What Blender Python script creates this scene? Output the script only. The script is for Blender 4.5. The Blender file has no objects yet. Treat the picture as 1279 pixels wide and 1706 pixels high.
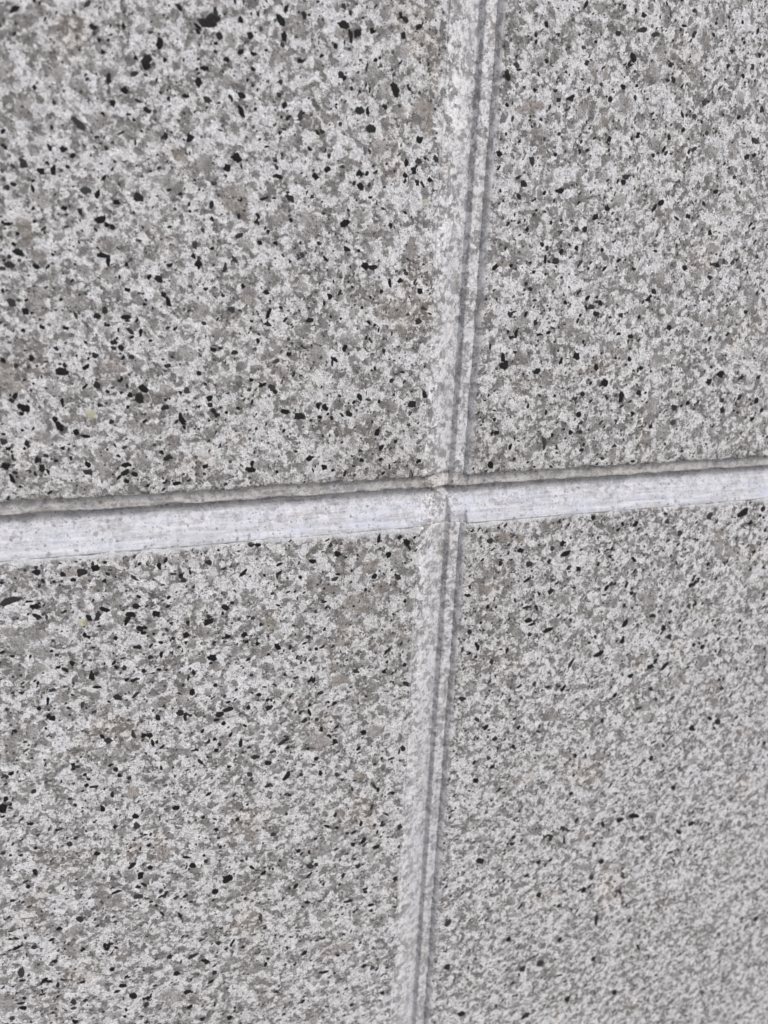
import bpy, math
import numpy as np
from mathutils import Matrix, Vector

# ------------------------------------------------------------------ camera
Z0 = 0.95                      # height of the upper arris of the lower slabs
scene = bpy.context.scene
cd = bpy.data.cameras.new('camera')
cam = bpy.data.objects.new('camera', cd)
scene.collection.objects.link(cam)
rgt = Vector((0.93860933, -0.34257809, 0.04065439))
upv = Vector((0.07045024, 0.30570340, 0.94951682))
fwd = Vector((0.33771184, 0.88836124, -0.31107078))
m = Matrix((rgt, upv, -fwd)).transposed().to_4x4()
m.translation = Vector((-0.13417573, -0.30905119, Z0 + 0.11625195))
cam.matrix_world = m
cd.sensor_fit = 'VERTICAL'
cd.sensor_height = 36.0
cd.lens = 29.55
cd.clip_start = 0.01
cd.clip_end = 500.0
cd.dof.use_dof = True
cd.dof.focus_distance = 0.345
cd.dof.aperture_fstop = 10.5
scene.camera = cam

# ------------------------------------------------------------------ light
SUN_EL, SUN_AZ = math.radians(46), math.radians(24)   # azimuth from the wall's normal, to the right
sdir = Vector((math.sin(SUN_AZ)*math.cos(SUN_EL), -math.cos(SUN_AZ)*math.cos(SUN_EL), math.sin(SUN_EL)))
world = bpy.data.worlds.new('World')
scene.world = world
world.use_nodes = True
wt = world.node_tree
bg = wt.nodes['Background']
sky = wt.nodes.new('ShaderNodeTexSky')
sky.sky_type = 'NISHITA'
sky.sun_disc = False
sky.sun_elevation = SUN_EL
sky.sun_rotation = math.atan2(sdir.x, sdir.y)
sky.dust_density = 3.0
hs = wt.nodes.new('ShaderNodeHueSaturation')          # thin overcast: greyer than a clear sky
hs.inputs['Saturation'].default_value = 0.32
wt.links.new(sky.outputs[0], hs.inputs['Color'])
wt.links.new(hs.outputs[0], bg.inputs['Color'])
bg.inputs['Strength'].default_value = 0.10
sl = bpy.data.lights.new('sun', 'SUN')
sl.energy = 1.0
sl.angle = math.radians(22)
sl.color = (1.0, 0.972, 0.955)
sun = bpy.data.objects.new('sun', sl)
scene.collection.objects.link(sun)
sun.rotation_euler = sdir.to_track_quat('Z', 'Y').to_euler()
sun.location = (1, -2, 3)
vs = scene.view_settings
vs.view_transform = 'Standard'
vs.look = 'None'
vs.exposure = 0.75
vs.gamma = 1.0
vs.use_curve_mapping = False

# grains of the stone seen in the photograph: x0,z0,x1,z1,radius in tenths of a millimetre on the wall's plane
GRAIN_M = '''-1432,1763,-1415,1775,5 -1219,1800,-1209,1811,5 -943,1836,-932,1825,5 -1207,1746,-1196,1743,6 -1112,1760,-1110,1754,5 -1187,1712,-1186,1709,5 -1053,1663,-1041,1671,10 -1051,1650,-1042,1651,9 -1001,1728,-1004,1711,8 -1078,1671,-1078,1671,6 -1163,1618,-1167,1587,5 -1122,1574,-1115,1573,8 -1156,1532,-1156,1532,9 -1387,1559,-1387,1559,6 -1274,1474,-1255,1452,7 -1356,1389,-1354,1387,8 -1318,1387,-1312,1386,8 -1439,1342,-1436,1331,9 -1386,1316,-1386,1316,10 -1349,1330,-1351,1314,6 -1263,1265,-1247,1266,8 -1220,1253,-1217,1263,6 -1089,1256,-1087,1253,14 -1006,1317,-1006,1317,9 -1164,1235,-1155,1234,6 -1327,1209,-1322,1209,7 -1279,1204,-1275,1197,6 -1222,1174,-1205,1182,9 -1196,1163,-1194,1163,8 -1178,1157,-1177,1156,7 -1417,1270,-1414,1252,4 -982,1561,-980,1562,6 -929,1574,-921,1574,6 -1055,1523,-1045,1519,6 -915,1450,-916,1448,11 -1198,1303,-1194,1312,4 -1106,1205,-1106,1205,4 -1472,1124,-1472,1124,6 -1513,1157,-1513,1157,5 -1419,1163,-1416,1165,4 -1390,1132,-1390,1130,3 -1368,1344,-1366,1342,5 -1345,1449,-1343,1447,5 -1306,1335,-1304,1334,5 -1471,1327,-1465,1324,4 -1092,1430,-1091,1417,3 -1187,1403,-1181,1397,4 -1166,1416,-1163,1416,4 -859,1795,-826,1807,13 -825,1839,-821,1815,5 -887,1787,-872,1775,4 -812,1761,-810,1760,10 -792,1696,-786,1695,7 -823,1739,-823,1739,6 -742,1819,-739,1813,6 -616,1836,-602,1824,8 -596,1791,-596,1777,7 -603,1760,-600,1754,5 -531,1859,-526,1851,8 -395,1841,-385,1839,11 -367,1824,-360,1797,6 -334,1825,-340,1819,10 -391,1897,-388,1895,7 -366,1881,-366,1878,5 -172,1834,-170,1828,9 -185,1896,-184,1890,6 -167,1881,-164,1878,9 -117,1863,-110,1866,6 -286,1833,-283,1834,8 -394,1689,-392,1686,9 -382,1679,-382,1677,8 -884,1619,-883,1618,12 -300,1728,-302,1713,4 -270,1744,-270,1744,7 -199,1669,-189,1646,10 -329,1582,-319,1580,10 -295,1594,-292,1567,5 -231,1601,-228,1600,9 -285,1524,-271,1523,10 -394,1532,-394,1532,7 -461,1502,-458,1502,6 -314,1333,-312,1334,11 -319,1377,-315,1374,9 -486,1355,-479,1354,8 -442,1379,-435,1380,8 -628,1349,-605,1346,5 -622,1377,-620,1374,6 -625,1396,-624,1396,5 -747,1556,-735,1529,6 -762,1401,-755,1398,13 -796,1363,-794,1363,10 -859,1572,-850,1568,8 -702,1674,-700,1674,7 -710,1776,-707,1775,8 -609,1646,-608,1646,7 -615,1605,-614,1605,7 -592,1578,-596,1572,6 -578,1281,-564,1275,8 -581,1297,-581,1297,6 -92,1503,-89,1501,10 -92,1432,-90,1432,10 -109,1400,-105,1397,8 -141,1379,-140,1377,8 -138,1430,-136,1414,6 -92,1358,-90,1356,8 -43,1372,-41,1370,8 -416,1774,-416,1772,7 -355,1649,-355,1646,5 -541,1718,-538,1717,7 -378,1199,-357,1206,7 -354,1248,-354,1248,5 -570,1207,-569,1205,7 -494,1288,-492,1286,6 -505,1445,-501,1443,6 -190,1204,-188,1200,7 -882,1159,-879,1156,6 -849,1197,-847,1195,6 -762,1142,-749,1149,6 -658,1274,-675,1270,4 -755,1214,-755,1205,4 -652,1165,-652,1162,5 -702,1626,-702,1626,5 -657,1736,-655,1736,4 -610,1487,-610,1487,6 -758,1868,-758,1866,6 -1482,1070,-1465,1063,7 -1511,1027,-1499,1026,8 -1503,1051,-1502,1051,6 -1427,1026,-1425,1024,8 -1514,912,-1505,901,8 -1488,915,-1487,914,5 -1470,880,-1468,879,9 -1355,919,-1354,919,5 -1225,1064,-1201,1062,6 -1198,1057,-1198,1038,6 -901,1046,-897,1045,11 -896,1066,-895,1064,6 -915,1073,-915,1071,7 -1038,995,-1032,992,10 -1022,939,-1022,939,9 -1009,925,-1004,906,6 -1081,922,-1081,921,5 -1090,905,-1082,906,3 -1146,956,-1136,951,5 -1248,865,-1240,865,8 -1160,863,-1143,863,6 -885,843,-883,843,7 -877,961,-871,963,5 -1425,830,-1420,825,5 -1354,825,-1343,824,4 -1145,820,-1132,808,5 -1103,817,-1106,800,5 -1197,776,-1195,776,9 -1198,757,-1196,756,7 -1172,759,-1171,758,10 -1263,733,-1259,730,8 -1380,680,-1362,678,10 -1361,702,-1360,697,6 -1515,701,-1514,700,7 -1465,729,-1463,721,6 -1263,631,-1257,629,9 -1123,583,-1120,580,13 -1112,619,-1098,609,8 -1152,591,-1151,591,9 -1160,629,-1158,621,4 -1180,602,-1181,601,5 -1514,560,-1496,551,8 -1493,557,-1492,548,7 -1407,513,-1405,508,8 -1397,494,-1389,482,10 -1341,463,-1338,462,9 -1330,452,-1286,444,5 -1377,583,-1378,562,5 -1541,584,-1538,581,6 -1513,537,-1512,535,6 -1220,497,-1219,495,7 -1257,559,-1256,559,6 -1036,541,-1027,543,7 -1029,571,-1028,571,6 -980,511,-969,482,7 -953,603,-951,603,9 -977,598,-974,595,5 -886,627,-885,625,6 -872,573,-869,570,10 -872,548,-869,545,8 -857,529,-856,527,8 -909,667,-906,664,7 -1021,694,-1013,694,7 -1139,727,-1136,724,7 -1580,355,-1578,351,10 -1580,445,-1572,438,7 -1425,423,-1425,423,6 -1389,409,-1387,409,6 -1448,384,-1444,381,6 -1462,342,-1461,336,9 -1490,322,-1483,316,6 -1443,329,-1441,319,4 -1553,329,-1548,327,5 -1312,346,-1309,343,8 -1314,317,-1308,315,11 -1185,337,-1167,337,7 -1154,303,-1148,299,7 -1182,276,-1176,274,6 -1008,255,-992,256,6 -1032,354,-1025,357,11 -1052,378,-1049,374,6 -1553,393,-1553,374,3 -1513,412,-1512,412,5 -1415,364,-1412,363,5 -1486,577,-1486,577,4 -1555,719,-1550,717,6 -911,1111,-906,1102,7 -1169,1091,-1167,1088,7 -1488,1093,-1486,1088,5 -1000,725,-998,724,4 -1534,944,-1531,944,5 -1484,816,-1482,815,5 -1495,650,-1491,652,4 -682,1126,-680,1125,8 -743,972,-743,971,8 -659,956,-656,955,9 -788,892,-785,891,10 -420,945,-419,944,9 -289,1053,-279,1052,10 -266,1052,-246,1050,8 -528,1089,-525,1086,6 -467,1132,-461,1127,5 -364,1118,-354,1110,6 -501,856,-488,856,7 -658,842,-648,839,7 -604,900,-601,900,5 -357,759,-356,746,7 -400,714,-388,705,6 -273,787,-267,797,3 -260,794,-254,778,3 -575,733,-571,731,7 -692,785,-688,778,6 -642,609,-636,603,10 -629,593,-623,590,6 -719,639,-715,637,5 -593,517,-580,512,8 -539,497,-524,495,10 -457,537,-456,527,6 -430,533,-426,519,8 -333,502,-330,500,11 -291,564,-288,562,10 -71,530,-65,526,12 -213,411,-207,424,8 -191,358,-191,355,9 -283,348,-279,346,6 -131,379,-129,378,6 -495,324,-488,326,9 -731,296,-709,294,8 -713,318,-707,304,8 -429,287,-427,286,10 -393,272,-392,272,6 -273,308,-270,308,7 -191,307,-189,307,7 -28,289,-20,293,6 -186,1005,-183,987,5 -217,965,-215,964,7 -60,970,-55,967,9 -60,855,-53,858,9 -291,904,-290,904,5 -162,623,-155,626,6 -231,677,-230,674,5 -373,571,-369,568,5 -18,573,-14,562,9 -124,1044,-121,1031,5 -714,852,-711,851,5 -784,739,-771,739,5 -811,518,-808,517,5 -533,1130,-533,1127,4 -626,1126,-623,1124,5 -572,1063,-570,1063,5 -805,1046,-807,1029,5 -817,942,-816,940,6 -619,279,-618,279,6 -698,456,-698,453,5 -846,513,-844,510,8 -447,1086,-431,1069,4 -311,1110,-311,1109,6 -562,772,-561,771,4 -525,761,-524,761,4 -453,488,-446,487,5 -486,476,-485,476,5 -593,439,-590,442,5 806,2007,808,2005,9 715,2027,717,2024,7 769,2022,770,2011,4 390,1931,391,1927,7 351,1890,351,1889,7 354,1867,354,1867,7 242,1753,250,1735,8 235,1745,243,1756,6 699,1933,705,1932,8 777,1866,786,1852,9 768,1838,770,1831,6 577,1822,582,1822,8 556,1869,558,1869,7 955,1851,959,1851,9 1048,1965,1052,1969,8 1146,1733,1148,1731,12 278,1783,283,1782,8 236,1481,240,1477,9 377,1463,378,1455,11 351,1381,354,1377,10 254,1649,255,1649,7 452,1710,453,1711,8 364,1709,367,1708,7 471,1684,473,1684,8 480,1490,481,1490,7 621,1517,621,1516,7 486,1566,488,1566,6 446,1347,451,1353,5 335,1335,342,1327,7 501,1359,531,1364,6 689,1269,694,1276,10 742,1310,745,1308,8 611,1220,613,1221,10 648,1222,651,1226,9 384,1213,385,1215,8 804,1432,826,1433,7 845,1585,846,1589,8 994,1588,996,1590,9 1060,1624,1062,1624,8 1179,1622,1181,1621,9 1423,1613,1445,1607,7 1359,1884,1361,1880,9 1387,1928,1388,1928,8 1442,1732,1446,1728,8 1331,1693,1332,1694,9 812,1724,813,1716,5 873,1721,873,1721,6 980,1803,983,1797,8 744,1756,755,1752,6 647,1753,651,1751,5 697,1706,698,1704,8 1120,1554,1131,1559,7 985,1528,995,1533,5 931,1520,934,1520,7 995,1339,1004,1344,10 1146,1298,1152,1294,10 1217,1351,1220,1349,8 1272,1236,1272,1235,9 1402,1543,1410,1546,10 1440,1554,1444,1556,8 1267,1398,1278,1403,6 1355,1461,1357,1462,7 858,1944,880,1949,6 811,1762,816,1764,5 604,1893,606,1894,5 403,1810,406,1807,6 220,1185,222,1183,6 318,1528,319,1528,6 565,1762,566,1762,5 802,1411,805,1407,10 1108,1680,1112,1676,9 1144,1975,1145,1973,6 1233,1872,1237,1875,6 981,1977,984,1974,5 1318,1847,1321,1845,6 528,1098,530,1098,13 550,1134,552,1134,10 619,1151,620,1150,8 742,1147,744,1146,7 825,1105,834,1110,6 1337,1103,1339,1103,10 1368,1131,1373,1111,4 423,986,428,985,7 402,1007,405,1006,6 593,936,594,933,7 714,919,725,919,9 760,936,761,934,9 747,890,751,886,12 340,884,345,882,10 462,855,464,853,8 340,815,341,814,7 527,812,529,811,7 671,885,672,884,6 1130,836,1133,835,10 872,887,875,885,9 966,880,967,880,8 996,953,1003,952,8 224,732,229,730,10 218,711,220,709,7 324,722,330,698,7 324,679,339,679,13 487,650,498,653,9 672,715,678,712,12 605,701,601,686,6 827,597,832,592,12 726,554,729,552,9 690,534,693,533,10 928,544,926,518,9 1013,552,1016,550,9 1219,480,1225,478,12 1228,409,1232,409,12 997,458,1000,456,8 307,455,309,455,7 325,399,327,397,10 559,364,567,317,8 398,340,395,324,6 305,262,312,251,11 421,277,422,277,7 870,256,872,256,9 921,306,927,313,8 688,385,689,382,9 736,385,739,385,9 716,465,719,461,10 1450,629,1455,623,13 1394,594,1397,593,12 1489,505,1490,504,10 1497,464,1499,462,11 1586,515,1589,517,11 1690,498,1694,495,11 1732,452,1734,451,10 1294,497,1297,500,10 1591,445,1591,444,7 1537,908,1539,905,9 1547,1146,1549,1146,8 1306,1052,1312,1051,9 521,841,568,822,4 698,779,702,769,6 252,1062,261,1071,7 478,1118,481,1091,5 931,798,943,796,8 870,808,876,808,7 940,703,944,698,8 1008,661,1012,659,9 1359,783,1364,790,8 263,760,261,749,6 1032,235,1038,236,8 762,302,750,300,6 509,556,524,541,3 1021,986,1027,984,9 1679,609,1679,609,10 1161,1091,1174,1086,7 1682,408,1687,411,8 1108,395,1109,392,8 777,669,781,664,10 -1630,-158,-1584,-147,11 -1634,-80,-1631,-81,5 -1518,-48,-1510,-52,8 -1422,-69,-1419,-70,9 -1363,-67,-1354,-69,13 -1314,-55,-1303,-56,10 -1316,-31,-1316,-44,4 -1274,-36,-1271,-35,5 -1279,-108,-1278,-110,8 -1458,-94,-1453,-95,4 -1429,-95,-1428,-96,4 -1391,-94,-1385,-93,6 -963,-4,-953,-5,5 -890,-74,-887,-76,10 -1178,-103,-1163,-118,5 -990,-133,-986,-137,9 -1556,-162,-1539,-161,4 -1538,-183,-1521,-187,8 -1532,-218,-1516,-230,6 -1492,-226,-1491,-237,4 -1298,-222,-1274,-232,6 -1308,-242,-1314,-262,8 -1348,-251,-1340,-259,7 -1174,-225,-1168,-228,9 -1198,-259,-1185,-261,9 -1202,-273,-1212,-289,8 -1103,-263,-1097,-271,11 -903,-332,-890,-323,12 -896,-303,-893,-307,7 -1166,-320,-1160,-325,9 -1144,-320,-1142,-322,7 -1151,-341,-1148,-341,8 -988,-373,-982,-375,10 -979,-319,-978,-323,7 -1050,-209,-1043,-202,5 -1253,-351,-1252,-351,7 -1183,-400,-1164,-401,6 -1128,-451,-1126,-455,8 -1085,-438,-1084,-453,5 -1418,-434,-1415,-440,8 -1471,-448,-1465,-449,5 -1447,-459,-1439,-467,6 -1621,-378,-1619,-379,6 -1257,-476,-1256,-480,7 -1229,-484,-1227,-487,8 -1156,-506,-1155,-508,8 -1351,-488,-1348,-514,7 -1330,-491,-1332,-498,7 -1222,-538,-1219,-536,7 -1200,-545,-1180,-540,6 -1499,-542,-1490,-540,7 -1509,-551,-1520,-620,5 -1425,-572,-1424,-573,5 -1264,-606,-1255,-612,10 -975,-626,-969,-639,9 -1026,-718,-1016,-725,9 -1002,-732,-1002,-756,7 -992,-733,-979,-744,4 -1110,-725,-1107,-733,9 -1505,-660,-1502,-664,9 -1549,-611,-1547,-614,7 -1661,-596,-1660,-599,6 -1444,-625,-1441,-627,5 -1643,-693,-1639,-694,7 -1212,-777,-1206,-802,6 -1170,-802,-1167,-803,9 -1150,-802,-1140,-806,8 -1138,-827,-1131,-860,5 -1092,-863,-1103,-873,5 -1310,-798,-1304,-803,10 -1331,-771,-1325,-780,6 -981,-911,-960,-911,5 -1672,-879,-1670,-880,9 -1286,-938,-1284,-940,8 -1274,-968,-1271,-973,7 -1236,-989,-1235,-991,7 -1612,-749,-1606,-748,5 -987,-578,-983,-555,4 -963,-539,-960,-547,7 -1469,-394,-1467,-395,6 -1486,-374,-1484,-375,5 -1098,-509,-1094,-511,6 -876,-615,-874,-619,7 -1350,-332,-1348,-336,5 -1037,-381,-1035,-383,6 -1016,-422,-1014,-422,6 -1223,-441,-1236,-442,3 -890,-489,-877,-494,10 -1446,-882,-1443,-885,6 -1532,-700,-1530,-704,4 -1390,-612,-1394,-626,5 -1068,-516,-1066,-516,5 -906,-874,-914,-885,5 -728,-12,-715,-15,7 -698,-18,-691,-18,8 -368,-84,-363,-87,11 -472,-109,-466,-111,9 -261,-96,-250,-98,7 -276,-100,-274,-101,4 -140,-110,-136,-113,11 -92,-37,-90,-39,8 -63,-56,-54,-72,9 -50,-80,-41,-96,5 -521,-174,-520,-176,7 -380,-200,-365,-196,7 -101,-210,-85,-226,7 -201,-204,-193,-202,9 -616,-142,-615,-172,4 -830,-272,-826,-274,11 -802,-256,-798,-258,6 -825,-402,-818,-406,8 -753,-402,-749,-402,10 -745,-435,-743,-437,6 -699,-449,-697,-451,8 -621,-472,-609,-485,8 -562,-480,-562,-492,5 -483,-447,-480,-451,9 -412,-421,-414,-426,6 -429,-510,-413,-503,5 -287,-332,-283,-332,7 -408,-324,-407,-324,6 -454,-336,-453,-336,7 -471,-657,-475,-661,7 -466,-646,-470,-653,5 -266,-643,-262,-647,11 -135,-667,-133,-669,9 -143,-587,-105,-547,6 -40,-648,-38,-648,8 -31,-739,-14,-750,8 -863,-755,-857,-756,14 -835,-742,-815,-738,9 -695,-691,-694,-691,8 -659,-722,-658,-723,7 -739,-740,-738,-748,7 -656,-766,-645,-758,7 -440,-856,-437,-857,8 -499,-856,-492,-849,8 -418,-904,-416,-913,7 -386,-949,-378,-959,8 -358,-976,-346,-989,7 -224,-957,-220,-962,10 -25,-1043,-18,-1062,15 -26,-1079,-21,-1089,10 -604,-951,-581,-934,7 -574,-931,-572,-931,8 -570,-975,-568,-975,7 -864,-900,-862,-900,8 -877,-926,-876,-926,8 -829,-1017,-827,-1019,8 -737,-1074,-734,-1075,11 -660,-1032,-653,-1036,9 -581,-1128,-565,-1105,8 -508,-1122,-506,-1126,7 -418,-1131,-418,-1140,8 -342,-1156,-338,-1159,10 -443,-1053,-436,-1054,8 -719,-993,-701,-996,8 -846,-803,-845,-804,7 -637,-233,-636,-233,6 -742,-521,-737,-518,6 -773,-894,-777,-927,6 -474,-777,-474,-781,6 -478,-996,-477,-998,6 -394,-42,-393,-46,7 -363,-787,-359,-787,10 -583,-612,-581,-614,6 -1599,-973,-1597,-975,10 -1713,-1019,-1714,-1042,10 -1703,-993,-1697,-987,8 -1684,-1017,-1684,-1021,6 -1719,-1069,-1718,-1069,7 -1624,-1125,-1619,-1127,8 -1485,-1258,-1482,-1259,10 -1385,-1327,-1382,-1330,11 -1624,-1359,-1623,-1367,10 -1222,-1179,-1218,-1182,11 -1218,-1227,-1218,-1235,11 -1056,-1176,-1052,-1178,12 -1304,-1212,-1301,-1216,7 -1348,-1101,-1343,-1122,6 -1461,-1232,-1458,-1233,7 -1733,-1239,-1732,-1239,8 -1672,-1265,-1666,-1266,5 -1612,-1243,-1611,-1244,6 -1528,-1178,-1528,-1179,6 -1255,-1434,-1240,-1420,7 -1216,-1497,-1212,-1481,9 -1172,-1451,-1171,-1460,8 -1330,-1547,-1302,-1545,6 -1235,-1596,-1221,-1599,10 -1229,-1543,-1222,-1549,7 -1076,-1645,-1065,-1643,7 -1008,-1685,-1007,-1686,8 -1473,-1645,-1470,-1650,12 -1655,-1425,-1653,-1428,7 -1380,-1810,-1378,-1825,6 -1363,-1811,-1367,-1828,6 -1375,-1835,-1368,-1837,7 -1470,-1810,-1467,-1811,8 -1660,-1737,-1657,-1743,8 -1732,-1728,-1708,-1718,6 -1727,-1672,-1717,-1677,5 -1588,-1836,-1582,-1838,7 -1716,-1815,-1721,-1896,8 -1724,-1899,-1717,-1902,8 -1320,-2063,-1313,-2068,12 -1347,-2088,-1339,-2089,7 -1280,-2136,-1269,-2144,11 -1219,-2172,-1208,-2170,9 -1225,-2215,-1221,-2206,9 -1042,-2192,-1031,-2194,11 -1088,-2070,-1080,-2071,11 -1021,-1999,-994,-1986,8 -1110,-1963,-1106,-1965,10 -957,-2035,-946,-2048,9 -1479,-2093,-1477,-2094,8 -1527,-2075,-1525,-2095,8 -1533,-2121,-1526,-2119,7 -1733,-2046,-1724,-2054,9 -1777,-2092,-1776,-2094,9 -1532,-2195,-1525,-2202,10 -1319,-2242,-1317,-2245,7 -1610,-1942,-1620,-1937,6 -1655,-2002,-1642,-2002,5 -1486,-1988,-1482,-1989,8 -1360,-1953,-1355,-1958,8 -1026,-2284,-1034,-2292,9 -1405,-1703,-1400,-1701,6 -1183,-2109,-1175,-2111,5 -1384,-1003,-1362,-1004,5 -1174,-1341,-1171,-1342,8 -939,-1484,-936,-1485,7 -942,-1450,-941,-1451,6 -994,-1488,-991,-1494,10 -1156,-1663,-1154,-1666,6 -1470,-1041,-1464,-1040,6 -1293,-1129,-1292,-1131,4 -1450,-1074,-1449,-1076,6 -1061,-1737,-1047,-1765,7 -978,-2379,-974,-2383,10 -1556,-1674,-1552,-1674,8 -664,-1152,-649,-1147,7 -561,-1219,-559,-1220,7 -164,-1249,-147,-1272,6 -138,-1278,-136,-1288,7 -65,-1317,-62,-1321,9 -215,-1444,-216,-1462,6 -147,-1474,-147,-1479,5 -17,-1514,-14,-1525,9 -252,-1562,-250,-1566,10 -207,-1560,-195,-1544,8 -182,-1567,-202,-1586,5 -224,-1693,-222,-1696,12 -142,-1606,-129,-1606,8 -299,-1737,-292,-1724,7 -462,-1631,-454,-1635,12 -434,-1634,-427,-1633,8 -520,-1531,-515,-1535,8 -503,-1554,-498,-1550,6 -846,-1596,-839,-1603,15 -854,-1613,-850,-1616,10 -679,-1615,-675,-1611,11 -900,-1656,-896,-1662,11 -889,-1326,-888,-1328,9 -638,-1413,-630,-1415,9 -393,-1421,-372,-1435,5 -335,-1447,-331,-1450,7 -345,-1381,-341,-1368,7 -530,-1739,-522,-1724,7 -476,-1837,-463,-1843,6 -413,-1850,-405,-1847,6 -278,-1893,-252,-1893,7 -155,-1948,-137,-1951,7 -145,-1982,-143,-1983,9 -20,-1986,-7,-1974,7 -891,-1956,-890,-1958,10 -837,-1988,-821,-1958,6 -857,-2000,-856,-2000,7 -777,-2012,-775,-2013,9 -195,-2168,-194,-2168,8 -485,-2144,-476,-2139,10 -659,-2120,-657,-2120,8 -671,-2162,-669,-2147,7 -951,-2042,-947,-2053,10 -914,-2119,-913,-2122,10 -397,-2288,-363,-2294,7 -327,-2314,-326,-2315,8 -172,-2318,-170,-2324,10 -126,-2352,-123,-2350,11 -64,-2531,-62,-2535,9 -232,-2557,-228,-2553,9 -848,-2421,-847,-2423,11 -823,-2384,-823,-2384,6 -796,-1295,-793,-1291,7 -698,-1852,-694,-1883,7 -674,-1928,-673,-1931,8 -285,-2086,-284,-2087,7 -526,-2193,-530,-2197,7 -127,-2219,-125,-2220,7 -15,-1634,-14,-1638,7 -873,-1422,-871,-1423,7 -739,-1564,-727,-1576,5 -764,-1737,-761,-1733,7 -937,-1480,-935,-1482,7 -879,-1373,-878,-1374,6 -242,-1649,-241,-1650,7 -28,-1819,-25,-1825,11 -184,-1858,-175,-1861,8 336,-89,341,-94,11 226,-90,228,-91,8 658,-152,660,-155,10 649,-221,650,-222,10 543,-217,548,-221,12 708,-130,704,-147,9 747,-181,722,-190,9 1022,-64,1026,-67,9 1006,-95,1009,-89,8 1098,-75,1107,-67,9 1278,-72,1283,-75,11 1529,-65,1535,-68,14 1855,-53,1859,-55,13 1791,-124,1794,-125,13 1897,-168,1899,-169,9 1718,-77,1751,-54,13 255,-301,257,-304,7 272,-521,275,-528,10 307,-569,328,-640,7 565,-507,585,-508,9 581,-530,606,-527,5 670,-573,702,-565,9 1118,-599,1129,-580,11 1134,-429,1139,-431,11 1394,-702,1404,-703,16 1484,-427,1487,-427,11 1573,-325,1575,-318,8 1305,-861,1319,-856,10 1338,-838,1346,-823,7 1390,-881,1413,-860,10 1270,-565,1293,-570,7 1386,-559,1389,-558,9 1006,-366,1013,-368,9 830,-783,846,-753,8 977,-745,1010,-730,8 1122,-672,1117,-687,10 1120,-992,1122,-988,12 1199,-893,1203,-890,12 805,-913,815,-888,7 399,-694,402,-698,10 256,-864,269,-870,10 642,-851,648,-848,9 719,-880,725,-878,8 1261,-1093,1312,-1088,9 454,-1119,457,-1120,11 1649,-1276,1658,-1281,14 1753,-1230,1771,-1241,10 1817,-1264,1836,-1275,10 1808,-1060,1812,-1062,11 1494,-539,1498,-542,10 1383,-1057,1386,-1060,10 563,-1185,565,-1188,10 1480,-1353,1484,-1357,9 404,-1040,398,-1053,8 348,-990,352,-998,9 1357,-642,1361,-650,13 857,-23,861,-27,10 488,-12,491,-15,8 497,-152,501,-154,11 397,-201,400,-203,10 355,-410,358,-413,10 217,-200,219,-202,7 913,-190,915,-196,5 986,-184,987,-191,6 1626,-789,1630,-790,12 1568,-767,1572,-770,10 586,-575,590,-579,10 978,-223,981,-226,8 811,-272,818,-276,8 757,-263,763,-258,8 1368,-137,1372,-144,12 673,-374,682,-368,10 1101,-492,1104,-495,8 580,-1085,583,-1079,8 1780,-1004,1784,-1008,9 371,-1338,373,-1342,12 498,-1425,506,-1422,13 455,-1277,457,-1279,11 356,-1234,358,-1230,9 1413,-1412,1418,-1421,12 929,-1305,931,-1309,11 1766,-1920,1775,-1918,15 1186,-2029,1192,-2032,13 1138,-2126,1143,-2131,13 1348,-1768,1386,-1782,11 1677,-1944,1710,-1971,8 435,-1831,444,-1838,13 1126,-1910,1128,-1902,11 810,-2149,814,-2154,14 1096,-2195,1102,-2202,13 1211,-2392,1215,-2489,11 1447,-2509,1451,-2516,12 2430,-2791,2434,-2788,15 299,-2477,303,-2488,14 711,-2726,713,-2731,11 762,-2642,768,-2648,15 1418,-3035,1425,-3044,14 873,-2638,879,-2646,17 1090,-2974,1096,-2982,16 405,-2839,414,-2846,16 285,-2177,279,-2193,12 1159,-1777,1170,-1797,9 843,-1788,846,-1793,14 911,-1745,915,-1751,12 1437,-1932,1441,-1939,13 978,-2504,983,-2509,15 655,-2405,659,-2412,12 1229,-2718,1233,-2726,12 1594,-1638,1604,-1646,11 934,-1535,938,-1540,10 1289,-1781,1262,-1777,11 785,-1930,789,-1934,12 809,-3011,834,-2996,13 241,-2785,249,-2791,16 949,-2261,953,-2266,11 1507,-2656,1581,-2820,8 1336,-2145,1360,-2189,9'''
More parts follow.
